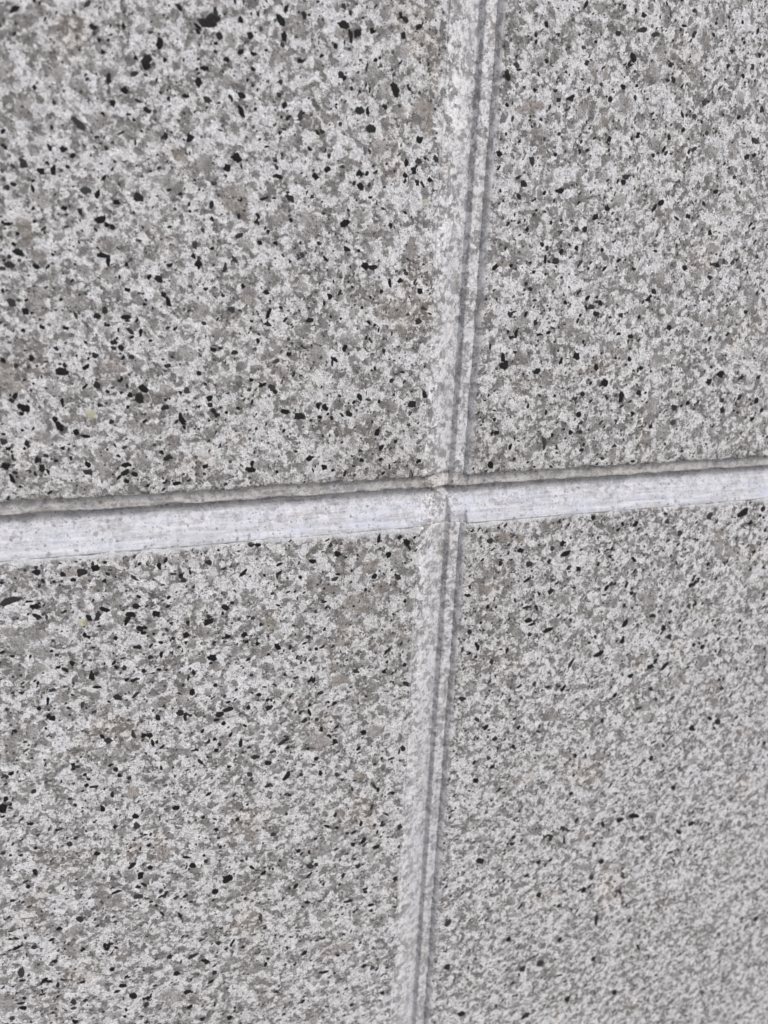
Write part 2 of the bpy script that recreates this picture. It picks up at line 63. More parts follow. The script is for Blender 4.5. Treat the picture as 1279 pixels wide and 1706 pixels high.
GRAIN_Q = '''-1317,1616,-1311,1604,19 -1407,1523,-1441,1474,15 -1220,1676,-1216,1668,15 -1019,1794,-1006,1779,18 -1223,1633,-1218,1634,15 -1360,1775,-1370,1762,21 -1412,1385,-1397,1373,13 -1219,1479,-1192,1485,20 -1124,1455,-1101,1439,18 -1404,1235,-1382,1227,20 -1076,1166,-1071,1166,17 -1267,1578,-1241,1564,18 -1035,1319,-953,1296,17 -1467,1610,-1469,1593,17 -775,1753,-769,1745,15 -552,1835,-545,1819,21 -407,1811,-394,1807,18 -482,1718,-475,1713,15 -339,1686,-337,1674,17 -282,1709,-271,1716,20 -237,1653,-230,1648,23 -170,1593,-163,1587,20 -622,1721,-596,1735,18 -559,1469,-559,1463,18 -893,1360,-861,1380,21 -519,1221,-505,1203,25 -477,1191,-463,1186,20 -445,1543,-444,1540,14 -672,1799,-666,1795,15 -251,1463,-237,1470,20 -218,1849,-232,1845,16 -375,1594,-378,1581,10 -262,1187,-254,1181,21 -314,1237,-307,1231,21 -187,1783,-165,1779,19 -896,1753,-897,1748,14 -621,1204,-618,1198,18 -548,1339,-534,1343,13 -1430,1061,-1404,1056,17 -1440,929,-1428,891,24 -1424,946,-1409,935,11 -1207,1097,-1174,1099,22 -1201,1008,-1196,997,19 -1282,1014,-1272,1003,16 -1332,903,-1284,904,19 -1345,870,-1340,864,14 -1234,825,-1229,822,12 -1009,791,-1003,779,16 -964,737,-934,737,23 -1412,625,-1396,613,20 -1014,417,-1005,401,22 -1093,471,-1063,464,17 -881,447,-875,444,18 -1458,455,-1437,436,20 -1264,335,-1254,302,19 -1267,385,-1250,378,21 -1331,269,-1327,256,21 -1128,353,-1117,333,23 -1282,593,-1271,592,14 -1028,611,-1016,608,18 -1165,650,-1163,647,13 -1184,626,-1183,620,13 -1526,327,-1523,324,13 -888,897,-883,874,18 -1064,855,-1053,849,16 -1342,522,-1343,516,10 -1302,460,-1288,457,15 -1151,485,-1145,479,21 -1360,958,-1365,955,12 -1510,780,-1502,758,16 -848,1076,-846,1059,20 -1321,836,-1315,842,11 -1128,709,-1117,703,16 -848,809,-845,806,11 -645,1019,-639,995,24 -734,955,-710,950,17 -679,1041,-675,1038,11 -525,980,-519,971,15 -164,886,-115,900,21 -458,784,-445,778,19 -351,790,-317,784,23 -530,822,-511,815,19 -753,690,-746,686,17 -483,728,-437,721,23 -604,672,-594,666,19 -411,462,-401,462,16 -175,522,-153,511,21 -109,490,-104,469,16 -57,411,-46,425,13 -316,394,-311,391,14 -782,375,-781,375,10 -699,311,-666,312,17 -525,288,-518,284,17 -316,273,-305,270,11 -164,268,-156,264,13 -119,1099,-98,1100,21 -282,1124,-275,1121,16 -342,937,-339,934,16 -389,964,-383,961,14 -401,884,-391,878,16 -327,885,-324,879,16 -439,847,-439,840,16 -828,638,-816,632,19 -767,552,-754,548,13 -22,875,-14,868,24 -20,777,-16,774,14 -741,1119,-723,1117,19 -574,1099,-570,1097,9 -606,313,-603,309,12 -417,1030,-414,1024,16 -645,723,-636,729,13 -166,790,-169,777,12 -712,264,-706,261,17 -285,434,-271,427,17 -840,812,-838,809,11 250,1919,252,1908,11 466,1928,491,1920,18 356,1441,366,1446,14 575,1656,582,1641,20 662,1789,667,1778,12 848,1630,860,1623,19 880,1826,898,1812,23 924,1562,937,1554,24 917,1888,923,1881,22 1075,1820,1097,1822,22 1164,1651,1167,1638,19 1143,2034,1174,2046,24 465,1408,470,1404,16 570,1297,577,1280,19 698,1430,710,1422,21 753,1271,755,1271,13 284,1437,276,1420,14 1102,1314,1115,1310,20 1324,1320,1336,1320,19 785,1350,818,1343,19 721,1494,730,1502,13 606,2011,611,2008,19 468,1632,474,1624,12 398,1556,428,1550,21 561,1203,567,1199,17 1044,1320,1048,1311,12 1106,1944,1120,1929,20 950,1209,956,1205,18 1415,1237,1416,1232,21 1312,1768,1324,1769,18 402,1862,404,1859,13 761,1712,775,1689,23 1215,1274,1229,1261,19 1196,1547,1230,1549,22 1377,1790,1389,1791,16 381,1128,387,1124,24 398,864,380,826,18 621,846,625,817,29 680,788,698,779,21 512,1009,529,1005,22 524,618,544,593,19 567,497,573,492,17 892,1050,910,1046,25 1047,1045,1055,1035,26 949,912,974,907,22 1023,937,1030,918,15 1277,808,1295,814,25 1073,681,1096,691,27 830,754,837,749,24 1556,975,1569,944,28 1093,487,1107,476,35 1170,371,1191,359,33 1086,336,1106,330,26 849,1097,850,1092,16 1230,1054,1248,1059,18 620,392,666,396,16 1530,340,1532,329,18 1293,1177,1308,1168,22 415,702,438,693,23 801,953,814,949,16 804,433,830,421,25 239,550,245,540,16 349,1033,354,1029,14 1374,369,1383,357,25 770,1168,773,1164,14 1118,919,1122,914,15 694,985,716,990,16 1464,912,1478,907,21 1585,724,1593,718,22 974,485,981,480,21 1333,652,1336,650,16 -1016,-53,-1003,-54,17 -1133,-18,-1121,-19,14 -1266,-201,-1235,-194,23 -1368,-189,-1365,-193,16 -1523,-288,-1542,-300,32 -1596,-320,-1592,-349,32 -1626,-275,-1621,-282,22 -1480,-578,-1456,-582,17 -1581,-699,-1583,-728,20 -914,-375,-901,-377,25 -937,-240,-931,-248,19 -1111,-662,-1104,-667,20 -1101,-591,-1088,-597,20 -1237,-577,-1205,-582,24 -1342,-851,-1323,-855,21 -1278,-863,-1272,-865,18 -1038,-886,-991,-919,16 -1526,-773,-1525,-775,12 -1381,-561,-1381,-572,10 -1245,-267,-1227,-277,17 -1350,-102,-1344,-103,14 -1077,-96,-1078,-99,10 -889,-144,-885,-141,15 -1536,-371,-1513,-381,23 -1460,-637,-1465,-659,12 -1503,-637,-1502,-641,12 -1339,-590,-1336,-587,17 -1323,-954,-1322,-957,12 -1537,-844,-1536,-846,12 -1449,-326,-1444,-334,19 -1411,-212,-1411,-226,16 -969,-409,-962,-410,13 -1643,-658,-1638,-666,16 -1606,-439,-1602,-453,19 -1243,-823,-1237,-832,14 -1662,-736,-1663,-743,27 -1535,-435,-1536,-449,19 -1071,-657,-1067,-650,11 -998,-689,-994,-692,13 -1436,-911,-1430,-920,16 -507,-127,-504,-131,15 -250,-199,-246,-203,15 -464,-180,-463,-210,26 -363,-157,-355,-154,15 -214,-347,-199,-357,27 -342,-402,-334,-411,27 -122,-507,-110,-509,20 -42,-522,-41,-547,29 -795,-471,-788,-475,18 -430,-478,-422,-471,17 -847,-654,-840,-647,21 -729,-844,-722,-854,15 -460,-961,-397,-982,33 -175,-962,-159,-973,30 -277,-784,-269,-785,23 -541,-828,-537,-832,16 -749,-1016,-745,-1017,19 -346,-828,-342,-830,15 -236,-611,-220,-613,20 -619,-699,-604,-693,19 -683,-498,-669,-500,22 -879,-532,-865,-541,18 -655,-565,-648,-570,19 -100,-148,-93,-134,27 -526,-371,-512,-365,22 -412,-247,-367,-259,19 -564,-59,-557,-67,16 -535,-218,-528,-226,16 -184,-736,-168,-730,21 -844,-881,-837,-890,23 -72,-728,-72,-728,15 -577,-357,-573,-362,13 -161,-1116,-153,-1122,17 -744,-210,-741,-214,11 -782,-523,-779,-527,11 -33,-328,-26,-377,13 -1082,-1130,-1081,-1135,12 -1345,-1324,-1338,-1328,20 -1353,-1585,-1350,-1590,22 -1047,-1756,-1043,-1761,20 -1444,-1312,-1443,-1314,10 -1553,-1293,-1552,-1295,15 -1736,-1288,-1724,-1291,20 -1226,-1699,-1212,-1703,20 -1398,-1532,-1392,-1543,19 -1257,-1464,-1251,-1492,22 -1196,-1507,-1181,-1502,17 -1524,-1793,-1511,-1806,25 -1430,-1712,-1416,-1716,17 -1122,-2185,-1107,-2200,39 -1189,-1841,-1182,-1843,21 -1407,-2015,-1400,-2017,18 -1800,-1980,-1783,-2014,39 -1656,-1852,-1644,-1865,22 -1631,-2043,-1628,-2045,13 -1323,-1073,-1317,-1083,15 -1615,-961,-1602,-956,12 -1654,-992,-1649,-997,14 -965,-2057,-962,-2068,19 -1666,-1497,-1647,-1502,15 -1279,-1242,-1266,-1254,15 -1571,-1701,-1568,-1702,12 -1016,-2231,-1009,-2234,19 -1313,-1610,-1300,-1623,20 -1567,-1063,-1529,-1064,11 -1368,-2219,-1354,-2229,19 -1793,-1872,-1792,-1881,19 -853,-1339,-851,-1344,15 -611,-1293,-588,-1298,20 -354,-1501,-338,-1505,25 -402,-1555,-386,-1559,27 -272,-1794,-267,-1815,28 -338,-1688,-335,-1688,18 -165,-1664,-156,-1671,20 -404,-1938,-378,-1940,20 -708,-2160,-691,-2166,22 -867,-2109,-859,-2116,25 -413,-2114,-405,-2117,21 -222,-1883,-219,-1889,15 -325,-1367,-316,-1378,22 -448,-1756,-431,-1770,23 -379,-2353,-370,-2367,19 -223,-1990,-214,-2003,19 -676,-2370,-672,-2377,17 -774,-1611,-770,-1614,17 -935,-1875,-932,-1881,21 -115,-2644,-112,-2647,16 -62,-1851,-57,-1857,17 -526,-1677,-522,-1683,12 -325,-2426,-320,-2433,18 -815,-1799,-807,-1806,17 -510,-2084,-506,-2086,17 -923,-1226,-920,-1229,16 -377,-1996,-360,-2002,21 -436,-2574,-418,-2586,22 -642,-1250,-640,-1252,10 -821,-1692,-813,-1704,15 445,-318,469,-303,22 384,-462,392,-475,22 498,-538,522,-579,23 711,-528,714,-531,21 986,-466,1039,-453,24 1077,-425,1088,-407,12 1216,-454,1270,-479,30 1243,-535,1251,-540,22 942,-544,950,-551,22 1704,-263,1715,-277,31 1622,-229,1632,-243,28 1385,-978,1389,-986,24 743,-1025,759,-1049,28 678,-145,693,-158,25 1092,-163,1100,-170,18 1349,-515,1352,-518,23 795,-667,802,-674,21 1102,-776,1132,-788,25 1009,-1022,1011,-1023,20 328,-247,353,-249,19 308,-814,311,-818,19 604,-50,617,-57,22 1248,-17,1275,-13,26 1629,-881,1658,-871,30 1096,-282,1100,-288,16 1036,-338,1039,-341,19 1390,-414,1393,-417,17 1775,-1136,1785,-1145,25 1840,-1215,1845,-1223,22 1455,-947,1459,-952,18 1541,-953,1542,-960,18 1338,-1150,1348,-1166,21 446,-1692,449,-1701,16 494,-1712,500,-1730,16 1030,-1830,1034,-1835,21 962,-1957,968,-1962,21 1406,-2248,1410,-2255,19 960,-2498,969,-2501,26 665,-1336,722,-1292,11 704,-1704,757,-1674,13 941,-2773,986,-2709,17 1022,-2026,1147,-2059,16 1745,-2698,1757,-2711,25 1080,-1338,1098,-1350,27 636,-2136,655,-2159,21 971,-2883,1006,-2875,19 737,-2902,741,-2907,19 1616,-2977,1621,-2982,17 1080,-1698,1098,-1711,24 796,-2100,800,-2110,21 225,-1852,241,-1864,19 1694,-1493,1704,-1495,22'''
GRAIN_B = '''-1455,1159,-1436,1123,18 -959,1403,-935,1382,14 -793,1258,-741,1236,24 -773,1295,-747,1285,19 -81,1618,-68,1595,27 -73,1545,-65,1539,20 -1557,691,-1544,639,24 -1540,622,-1524,627,19 -1214,698,-1186,686,17 -731,926,-707,923,15 -136,829,-132,816,19 312,1635,396,1657,19 676,1621,682,1617,20 595,1806,605,1803,17 281,1081,307,1081,13 -1323,-139,-1311,-144,16 -1401,-60,-1389,-61,19 -978,-74,-975,-77,13 -438,-27,-430,-31,20 -307,-53,-299,-54,16 -237,-158,-207,-153,30 -299,-313,-245,-335,35 -655,-363,-634,-381,26 -365,-682,-327,-680,24 -374,-603,-371,-611,22 -347,-497,-339,-490,20 -172,-265,-164,-258,23 -241,-1181,-232,-1192,22 -1229,-1061,-1223,-1070,24 -1120,-1376,-1107,-1406,28 -734,-1399,-718,-1412,22 404,-80,417,-87,26 447,-20,459,-27,24 490,-87,497,-94,22 239,-331,252,-344,22 323,-323,347,-325,24 1593,-163,1614,-158,20'''
GRAIN_Y = '''-57,1292,-57,1286,10 -1288,533,-1286,521,15 -1373,-266,-1368,-273,13'''

# ------------------------------------------------------------------ node helper
class NT:
    def __init__(s, name):
        s.mat = bpy.data.materials.new(name)
        s.mat.use_nodes = True
        s.t = s.mat.node_tree
        s.bsdf = s.t.nodes['Principled BSDF']
    def n(s, kind, **kw):
        o = s.t.nodes.new('ShaderNode' + kind)
        for k, v in kw.items():
            setattr(o, k, v)
        return o
    def put(s, sock, v):
        if isinstance(v, bpy.types.NodeSocket):
            s.t.links.new(v, sock)
        elif isinstance(v, (tuple, list)) and sock.type == 'RGBA':
            sock.default_value = (*v, 1) if len(v) == 3 else v
        else:
            sock.default_value = v
    def m(s, op, a, b=0.0, c=0.0, clamp=False):
        o = s.n('Math', operation=op, use_clamp=clamp)
        for i, v in enumerate((a, b, c)):
            s.put(o.inputs[i], v)
        return o.outputs[0]
    def vm(s, op, a, b):
        o = s.n('VectorMath', operation=op)
        s.put(o.inputs[0], a)
        if op == 'SCALE':
            s.put(o.inputs['Scale'], b)
        else:
            s.put(o.inputs[1], b)
        return o.outputs[0]
    def mix(s, f, a, b, blend='MIX'):
        o = s.n('Mix', data_type='RGBA', blend_type=blend)
        s.put(o.inputs[0], f); s.put(o.inputs[6], a); s.put(o.inputs[7], b)
        return o.outputs[2]
    def noise(s, v, scale, detail=2.0, rough=0.5):
        o = s.n('TexNoise')
        s.put(o.inputs['Vector'], v)
        o.inputs['Scale'].default_value = scale
        o.inputs['Detail'].default_value = detail
        o.inputs['Roughness'].default_value = rough
        return o
    def voro(s, v, scale, rnd=1.0):
        o = s.n('TexVoronoi', feature='F1')
        s.put(o.inputs['Vector'], v)
        o.inputs['Scale'].default_value = scale
        o.inputs['Randomness'].default_value = rnd
        return o
    def sep(s, c):
        o = s.n('SeparateColor'); s.put(o.inputs[0], c); return o.outputs
    def ramp(s, f, pts, interp='LINEAR'):
        o = s.n('ValToRGB'); s.put(o.inputs[0], f)
        r = o.color_ramp; r.interpolation = interp
        while len(r.elements) < len(pts):
            r.elements.new(0.5)
        for e, (p, c) in zip(r.elements, pts):
            e.position = p; e.color = (*c, 1) if len(c) == 3 else c
        return o.outputs[0]
    def step(s, x, lo, hi):
        o = s.n('MapRange', interpolation_type='SMOOTHSTEP')
        s.put(o.inputs[0], x); s.put(o.inputs[1], lo); s.put(o.inputs[2], hi)
        o.inputs[3].default_value = 0.0; o.inputs[4].default_value = 1.0
        return o.outputs[0]
    def attr(s, name):
        o = s.n('Attribute', attribute_name=name); return o.outputs['Fac']

def granite_colour(g):
    """returns (colour socket, speck mask, mm vector, fine noise)"""
    tc = g.n('TexCoord')
    p = g.vm('SCALE', tc.outputs['Object'], 1000.0)              # millimetres
    w1 = g.noise(p, 0.30, 3.0)
    w2 = g.noise(p, 1.5, 3.0, 0.6)
    a = g.vm('SCALE', g.vm('SUBTRACT', w1.outputs['Color'], (.5, .5, .5)), 3.2)
    b = g.vm('SCALE', g.vm('SUBTRACT', w2.outputs['Color'], (.5, .5, .5)), 1.7)
    q = g.vm('ADD', g.vm('ADD', p, a), b)
    qs = g.vm('ADD', p, g.vm('SCALE', g.vm('SUBTRACT', w2.outputs['Color'], (.5, .5, .5)), 1.1))
    broad = g.noise(p, 0.07, 3.0).outputs['Fac']
    med = g.noise(p, 0.22, 3.0).outputs['Fac']
    # feldspar / quartz crystals: cells blurred into one another by noise
    v = g.voro(q, 0.37)
    cell = g.sep(v.outputs['Color'])[0]
    soft = g.noise(q, 0.38, 5.0, .66).outputs['Fac']
    rnd = g.m('ADD', g.m('MULTIPLY', cell, .58), g.m('MULTIPLY', g.m('SUBTRACT', soft, .5), 1.6))
    rnd = g.m('ADD', rnd, g.m('ADD', .165, g.m('MULTIPLY', g.m('SUBTRACT', broad, .5), .50)))
    rnd = g.m('ADD', rnd, g.m('MULTIPLY', g.m('SUBTRACT', med, .5), 0.55))
    col = g.ramp(rnd, [(0.0, (.66, .652, .675)), (.38, (.63, .621, .640)), (.455, (.46, .452, .456)),
                       (.51, (.305, .290, .291)), (.68, (.21, .198, .197)), (1.0, (.12, .114, .114))])
    # small crystals breaking the large ones up
    v2 = g.voro(q, 1.0)
    r2 = g.sep(v2.outputs['Color'])
    k2 = g.ramp(r2[0], [(0, (1.15,)*3), (.5, (1.0,)*3), (.78, (.76,)*3), (1, (.52,)*3)])
    col = g.mix(.8, col, k2, 'MULTIPLY')
    white = g.m('GREATER_THAN', r2[1], .84)
    col = g.mix(g.m('MULTIPLY', white, .65), col, (.66, .652, .665))
    fine = g.noise(p, 2.4, 4.0, .66).outputs['Fac']
    kf = g.ramp(fine, [(.27, (.58,)*3), (.5, (1.0,)*3), (.73, (1.22,)*3)])
    col = g.mix(.95, col, kf, 'MULTIPLY')
    # pale scratches left by the tooling
    mp = g.n('Mapping'); g.put(mp.inputs['Vector'], p)
    mp.inputs['Rotation'].default_value = (0, math.radians(-24), 0)
    mp.inputs['Scale'].default_value = (.35, 1.0, 1.6)
    sc_ = g.step(g.noise(mp.outputs[0], 1.1, 4.0, .65).outputs['Fac'], .58, .70)
    col = g.mix(g.m('MULTIPLY', sc_, .28), col, (.64, .632, .645))
    sd_ = g.step(g.noise(g.vm('ADD', mp.outputs[0], (91., 17., 43.)), 1.2, 4.0, .65).outputs['Fac'], .60, .71)
    col = g.mix(g.m('MULTIPLY', sd_, .32), col, (.16, .158, .156))
    # hairline crystal borders
    rd = g.noise(p, 0.75, 3.0, .6).outputs['Fac']
    line = g.step(g.m('ABSOLUTE', g.m('SUBTRACT', rd, .5)), .022, .004)
    gate = g.step(g.noise(p, .33, 2.0).outputs['Fac'], .45, .58)
    col = g.mix(g.m('MULTIPLY', g.m('MULTIPLY', line, gate), .85), col, (.13, .13, .13))
    # small mica flakes
    spk = 0.0
    for sc, keep, rmax in ((.40, .52, .34), (.70, .40, .36), (1.25, .44, .40)):
        e = g.voro(g.vm('ADD', qs, (sc*31, sc*17, sc*57)), sc)
        rr = g.sep(e.outputs['Color'])
        rad = g.m('MULTIPLY', g.m('SUBTRACT', rr[0], keep), rmax/(1-keep))
        mk = g.step(e.outputs['Distance'], rad, g.m('MULTIPLY', rad, .70))
        mk = g.m('MULTIPLY', mk, g.m('GREATER_THAN', rad, .03))
        mk = g.m('MULTIPLY', mk, g.m('ADD', .55, g.m('MULTIPLY', rr[1], .45)))
        spk = g.m('MAXIMUM', spk, mk)
    # faint iron stains
    st = g.step(g.noise(p, .035, 4.0, .6).outputs['Fac'], .54, .70)
    col = g.mix(g.m('MULTIPLY', st, .55), col, (1.0, .945, .86), 'MULTIPLY')
    return col, spk, p, fine

def make_granite():
    g = NT('granite')
    col, spk, p, fine = granite_colour(g)
    en = g.noise(p, 1.7, 3.0, .6).outputs['Fac']
    dev = g.m('MULTIPLY', g.m('SUBTRACT', en, .5), 1.3)
    dq = g.m('MULTIPLY', g.m('SUBTRACT', g.noise(p, 1.0, 5.0, .7).outputs['Fac'], .5), 2.6)
    # big quartz grains
    q = g.attr('quartz')
    qm = g.step(g.m('ADD', q, dq), .30, .75)
    warm = g.attr('warm'); tone = g.attr('tone')
    qc = g.mix(tone, (.285, .270, .268), (.17, .159, .156))
    qc = g.mix(warm, qc, (.235, .205, .178))
    kq = g.ramp(fine, [(.3, (.60,)*3), (.7, (1.35,)*3)])
    qc = g.mix(1.0, qc, kq, 'MULTIPLY')
    col = g.mix(g.m('MULTIPLY', qm, .74), col, qc)
    col = g.mix(spk, col, (.025, .025, .027))
    # pale yellow spots
    y = g.step(g.m('ADD', g.attr('ochre'), dev), .45, .8)
    col = g.mix(g.m('MULTIPLY', y, .75), col, (.46, .445, .31))
    # big mica grains
    mk = g.attr('mica')
    mm = g.step(g.m('ADD', mk, g.m('MULTIPLY', g.m('ADD', dev, g.m('MULTIPLY', dq, .35)), .62)), .36, .52)
    mcol = g.mix(tone, (.006, .006, .007), (.045, .044, .046))
    mcol = g.mix(g.m('MULTIPLY', g.step(fine, .60, .78), .6), mcol, (.12, .12, .125))
    col = g.mix(mm, col, mcol)
    dm = g.m('MULTIPLY', g.attr('dirt'), g.m('ADD', .55, dq), clamp=True)
    col = g.mix(g.m('MULTIPLY', dm, .9), col, (.60, .565, .53), 'MULTIPLY')
    ws = g.step(g.m('ADD', g.attr('wash'), g.m('MULTIPLY', dq, .35)), .35, .85)
    col = g.mix(g.m('MULTIPLY', ws, .72), col, (.55, .557, .58))
    g.put(g.bsdf.inputs['Base Color'], col)
    g.put(g.bsdf.inputs['Roughness'], g.m('SUBTRACT', .82, g.m('MULTIPLY', mm, .22)))
    g.put(g.bsdf.inputs['Specular IOR Level'], g.m('SUBTRACT', .35, g.m('MULTIPLY', mm, .15)))
    h = g.m('ADD', g.m('MULTIPLY', g.noise(p, .9, 4.0, .62).outputs['Fac'], 1.0), g.m('MULTIPLY', fine, .45))
    bp = g.n('Bump'); bp.inputs['Strength'].default_value = 1.0; bp.inputs['Distance'].default_value = .0008
    g.put(bp.inputs['Height'], h)
    g.put(g.bsdf.inputs['Normal'], bp.outputs[0])
    return g.mat

def make_joint(name, pale, fade, along):
    g = NT(name)
    col, spk, p, fine = granite_colour(g)
    st = g.n('Mapping')
    g.put(st.inputs['Vector'], p)
    st.inputs['Scale'].default_value = (.05, .5, .9) if along == 'x' else (.9, .5, .12)
    streak = g.noise(st.outputs[0], 1.0, 5.0, .62).outputs['Fac']
    blot = g.noise(p, .10, 4.0, .6).outputs['Fac']
    cov = g.attr('cover') if fade is None else fade
    f = g.m('ADD', cov, g.m('MULTIPLY', g.m('SUBTRACT', streak, .5), .5))
    f = g.m('ADD', f, g.m('MULTIPLY', g.m('SUBTRACT', blot, .5), -.7), clamp=True)
    pc = g.mix(g.step(streak, .38, .66), tuple(c*.74 for c in pale), pale)
    bm = g.n('Mapping'); g.put(bm.inputs['Vector'], p)
    bm.inputs['Scale'].default_value = (.35, 1, 1.5) if along == 'x' else (1.5, 1, .5)
    blue = g.noise(bm.outputs[0], .16, 5.0, .68).outputs['Fac']
    pc = g.mix(g.m('MULTIPLY', g.step(blue, .46, .66), .8), pc, tuple(c*k for c, k in zip(pale, (.80, .82, .92))))
    col = g.mix(f, col, pc)
    if fade is None:                      # warmer, darker tint towards the ledge at the top of the joint
        col = g.mix(g.m('MULTIPLY', g.attr('ledge_tint'), g.m('ADD', .55, g.m('MULTIPLY', blot, .6)), clamp=True), col, (.82, .785, .73), 'MULTIPLY')
    col = g.mix(g.m('MULTIPLY', spk, .70), col, (.085, .085, .10))
    # grey smudges of half-covered grains
    v = g.voro(g.vm('ADD', p, g.vm('SCALE', g.noise(p, 1.2, 2.0).outputs['Color'], 2.2)), .42)
    rr = g.sep(v.outputs['Color'])
    rad = g.m('MULTIPLY', g.m('SUBTRACT', rr[0], .34), .88)
    sm = g.m('MULTIPLY', g.step(v.outputs['Distance'], rad, g.m('MULTIPLY', rad, .4)), g.m('GREATER_THAN', rad, .03))
    col = g.mix(g.m('MULTIPLY', sm, g.m('MULTIPLY', rr[1], .85)), col, (.165, .168, .205))
    g.put(g.bsdf.inputs['Base Color'], col)
    g.bsdf.inputs['Roughness'].default_value = .75
    g.bsdf.inputs['Specular IOR Level'].default_value = .35
    bp = g.n('Bump'); bp.inputs['Strength'].default_value = .5; bp.inputs['Distance'].default_value = .0004
    g.put(bp.inputs['Height'], g.m('ADD', g.m('MULTIPLY', fine, .5), streak))
    g.put(g.bsdf.inputs['Normal'], bp.outputs[0])
    return g.mat

def make_plain(name, c, sc, amt):
    g = NT(name)
    tc = g.n('TexCoord')
    nz = g.noise(tc.outputs['Object'], sc, 6.0, .65).outputs['Fac']
    col = g.ramp(nz, [(.25, tuple(x*(1-amt) for x in c)), (.75, tuple(x*(1+amt) for x in c))])
    g.put(g.bsdf.inputs['Base Color'], col)
    g.bsdf.inputs['Roughness'].default_value = .9
    bp = g.n('Bump'); bp.inputs['Strength'].default_value = .4; bp.inputs['Distance'].default_value = .003
    g.put(bp.inputs['Height'], nz); g.put(g.bsdf.inputs['Normal'], bp.outputs[0])
    return g.mat

M_GRANITE = make_granite()
M_HJOINT = make_joint('pale_mortar', (.535, .538, .575), None, 'x')
M_VJOINT = make_joint('worn_mortar', (.475, .473, .488), None, 'z')
M_SAWN = make_joint('sawn_edge', (.40, .395, .40), .45, 'z')
M_CORE = make_plain('concrete', (.28, .275, .265), 30, .25)
M_PAVE = make_plain('paving', (.27, .265, .255), 6, .2)

# ------------------------------------------------------------------ numpy noise
def h2(ix, iz, seed):
    n = (ix.astype(np.int64)*374761393 + iz.astype(np.int64)*668265263 + seed*1442695041) & 0x7fffffff
    n = ((n ^ (n >> 13))*1274126177) & 0x7fffffff
    n = (n ^ (n >> 16)) & 0xffff
    return n/65535.0 - 0.5

def vnoise(x, z, cell, seed):
    x = np.asarray(x)/cell; z = np.asarray(z)/cell
    ix = np.floor(x); iz = np.floor(z)
    fx = x-ix; fz = z-iz
    fx = fx*fx*fx*(fx*(fx*6-15)+10); fz = fz*fz*fz*(fz*(fz*6-15)+10)
    a = h2(ix, iz, seed); b = h2(ix+1, iz, seed); c = h2(ix, iz+1, seed); d = h2(ix+1, iz+1, seed)
    return (a*(1-fx)+b*fx)*(1-fz) + (c*(1-fx)+d*fx)*fz

def relief(x, z):              # mm, positive = into the wall
    return (vnoise(x, z, 22, 1)*.30 + vnoise(x, z, 7, 2)*.30 + vnoise(x, z, 3.2, 3)*.30)

# ------------------------------------------------------------------ meshes (units: mm in the wall's plane)
def new_obj(name, V, F, mats, parent=None, midx=None, attrs=None, smooth=True):
    me = bpy.data.meshes.new(name)
    if isinstance(F, np.ndarray):
        n, k = F.shape
        me.vertices.add(len(V)); me.vertices.foreach_set('co', np.asarray(V, 'f').ravel())
        me.loops.add(n*k); me.loops.foreach_set('vertex_index', F.astype('i').ravel())
        me.polygons.add(n)
        me.polygons.foreach_set('loop_start', np.arange(0, n*k, k, dtype='i'))
        me.polygons.foreach_set('loop_total', np.full(n, k, 'i'))
        me.update(calc_edges=True)
    else:
        me.from_pydata([tuple(v) for v in V], [], F)
    for mt in mats:
        me.materials.append(mt)
    if midx is not None:
        me.polygons.foreach_set('material_index', midx.astype('i'))
    me.polygons.foreach_set('use_smooth', np.full(len(me.polygons), smooth))
    for k, v in (attrs or {}).items():
        at = me.attributes.new(k, 'FLOAT', 'POINT'); at.data.foreach_set('value', np.asarray(v, 'f'))
    me.update()
    o = bpy.data.objects.new(name, me)
    scene.collection.objects.link(o)
    o.parent = parent
    return o

W_, H_ = 22.2, 22.15           # width of the upright joint, height of the level joint
VX0, VX1, VZ0, VZ1 = -192, 295, -392, 225    # stretch of wall seen in the photograph
XL, XR, ZB, ZT = -1180, 1202, -945, 900

def axis(a, b, lo, hi, h, edge=()):
    """fine spacing h inside [lo,hi], growing outside; extra lines at the joint edges"""
    out = []
    p = max(a, lo); q = min(b, hi)
    n = max(1, int(round((q-p)/h)))
    out += list(np.linspace(p, q, n+1))
    s, x = h, p
    while x > a:
        s *= 1.25; x -= min(s, 40); out.append(max(x, a))
    s, x = h, q
    while x < b:
        s *= 1.25; x += min(s, 40); out.append(min(x, b))
    out = np.array(sorted(set(np.round(out, 4))))
    keep = np.ones(len(out), bool)
    for e, sg in edge:
        keep &= ~((np.abs(out-e) < 1.6*h) & (np.abs(out-e) > 1e-6))
    ex = [e+sg*d for e, sg in edge for d in (.25, .7, 1.3)]
    return np.array(sorted(list(out[keep])+ex))

def to_world(x, d, z):
    return np.stack([np.asarray(x)/1000, np.asarray(d)/1000, np.asarray(z)/1000+Z0], -1)

def grid_faces(nx, nz, base=0):
    i = np.arange(nx-1); j = np.arange(nz-1)
    I, J = np.meshgrid(i, j, indexing='ij')
    a = (I*nz+J).ravel()+base
    return np.stack([a, a+nz, a+nz+1, a+1], 1)      # faces -Y

# grains ------------------------------------------------------------------
def parse(s):
    return np.array([[float(t) for t in q.split(',')] for q in s.split()])/10.0

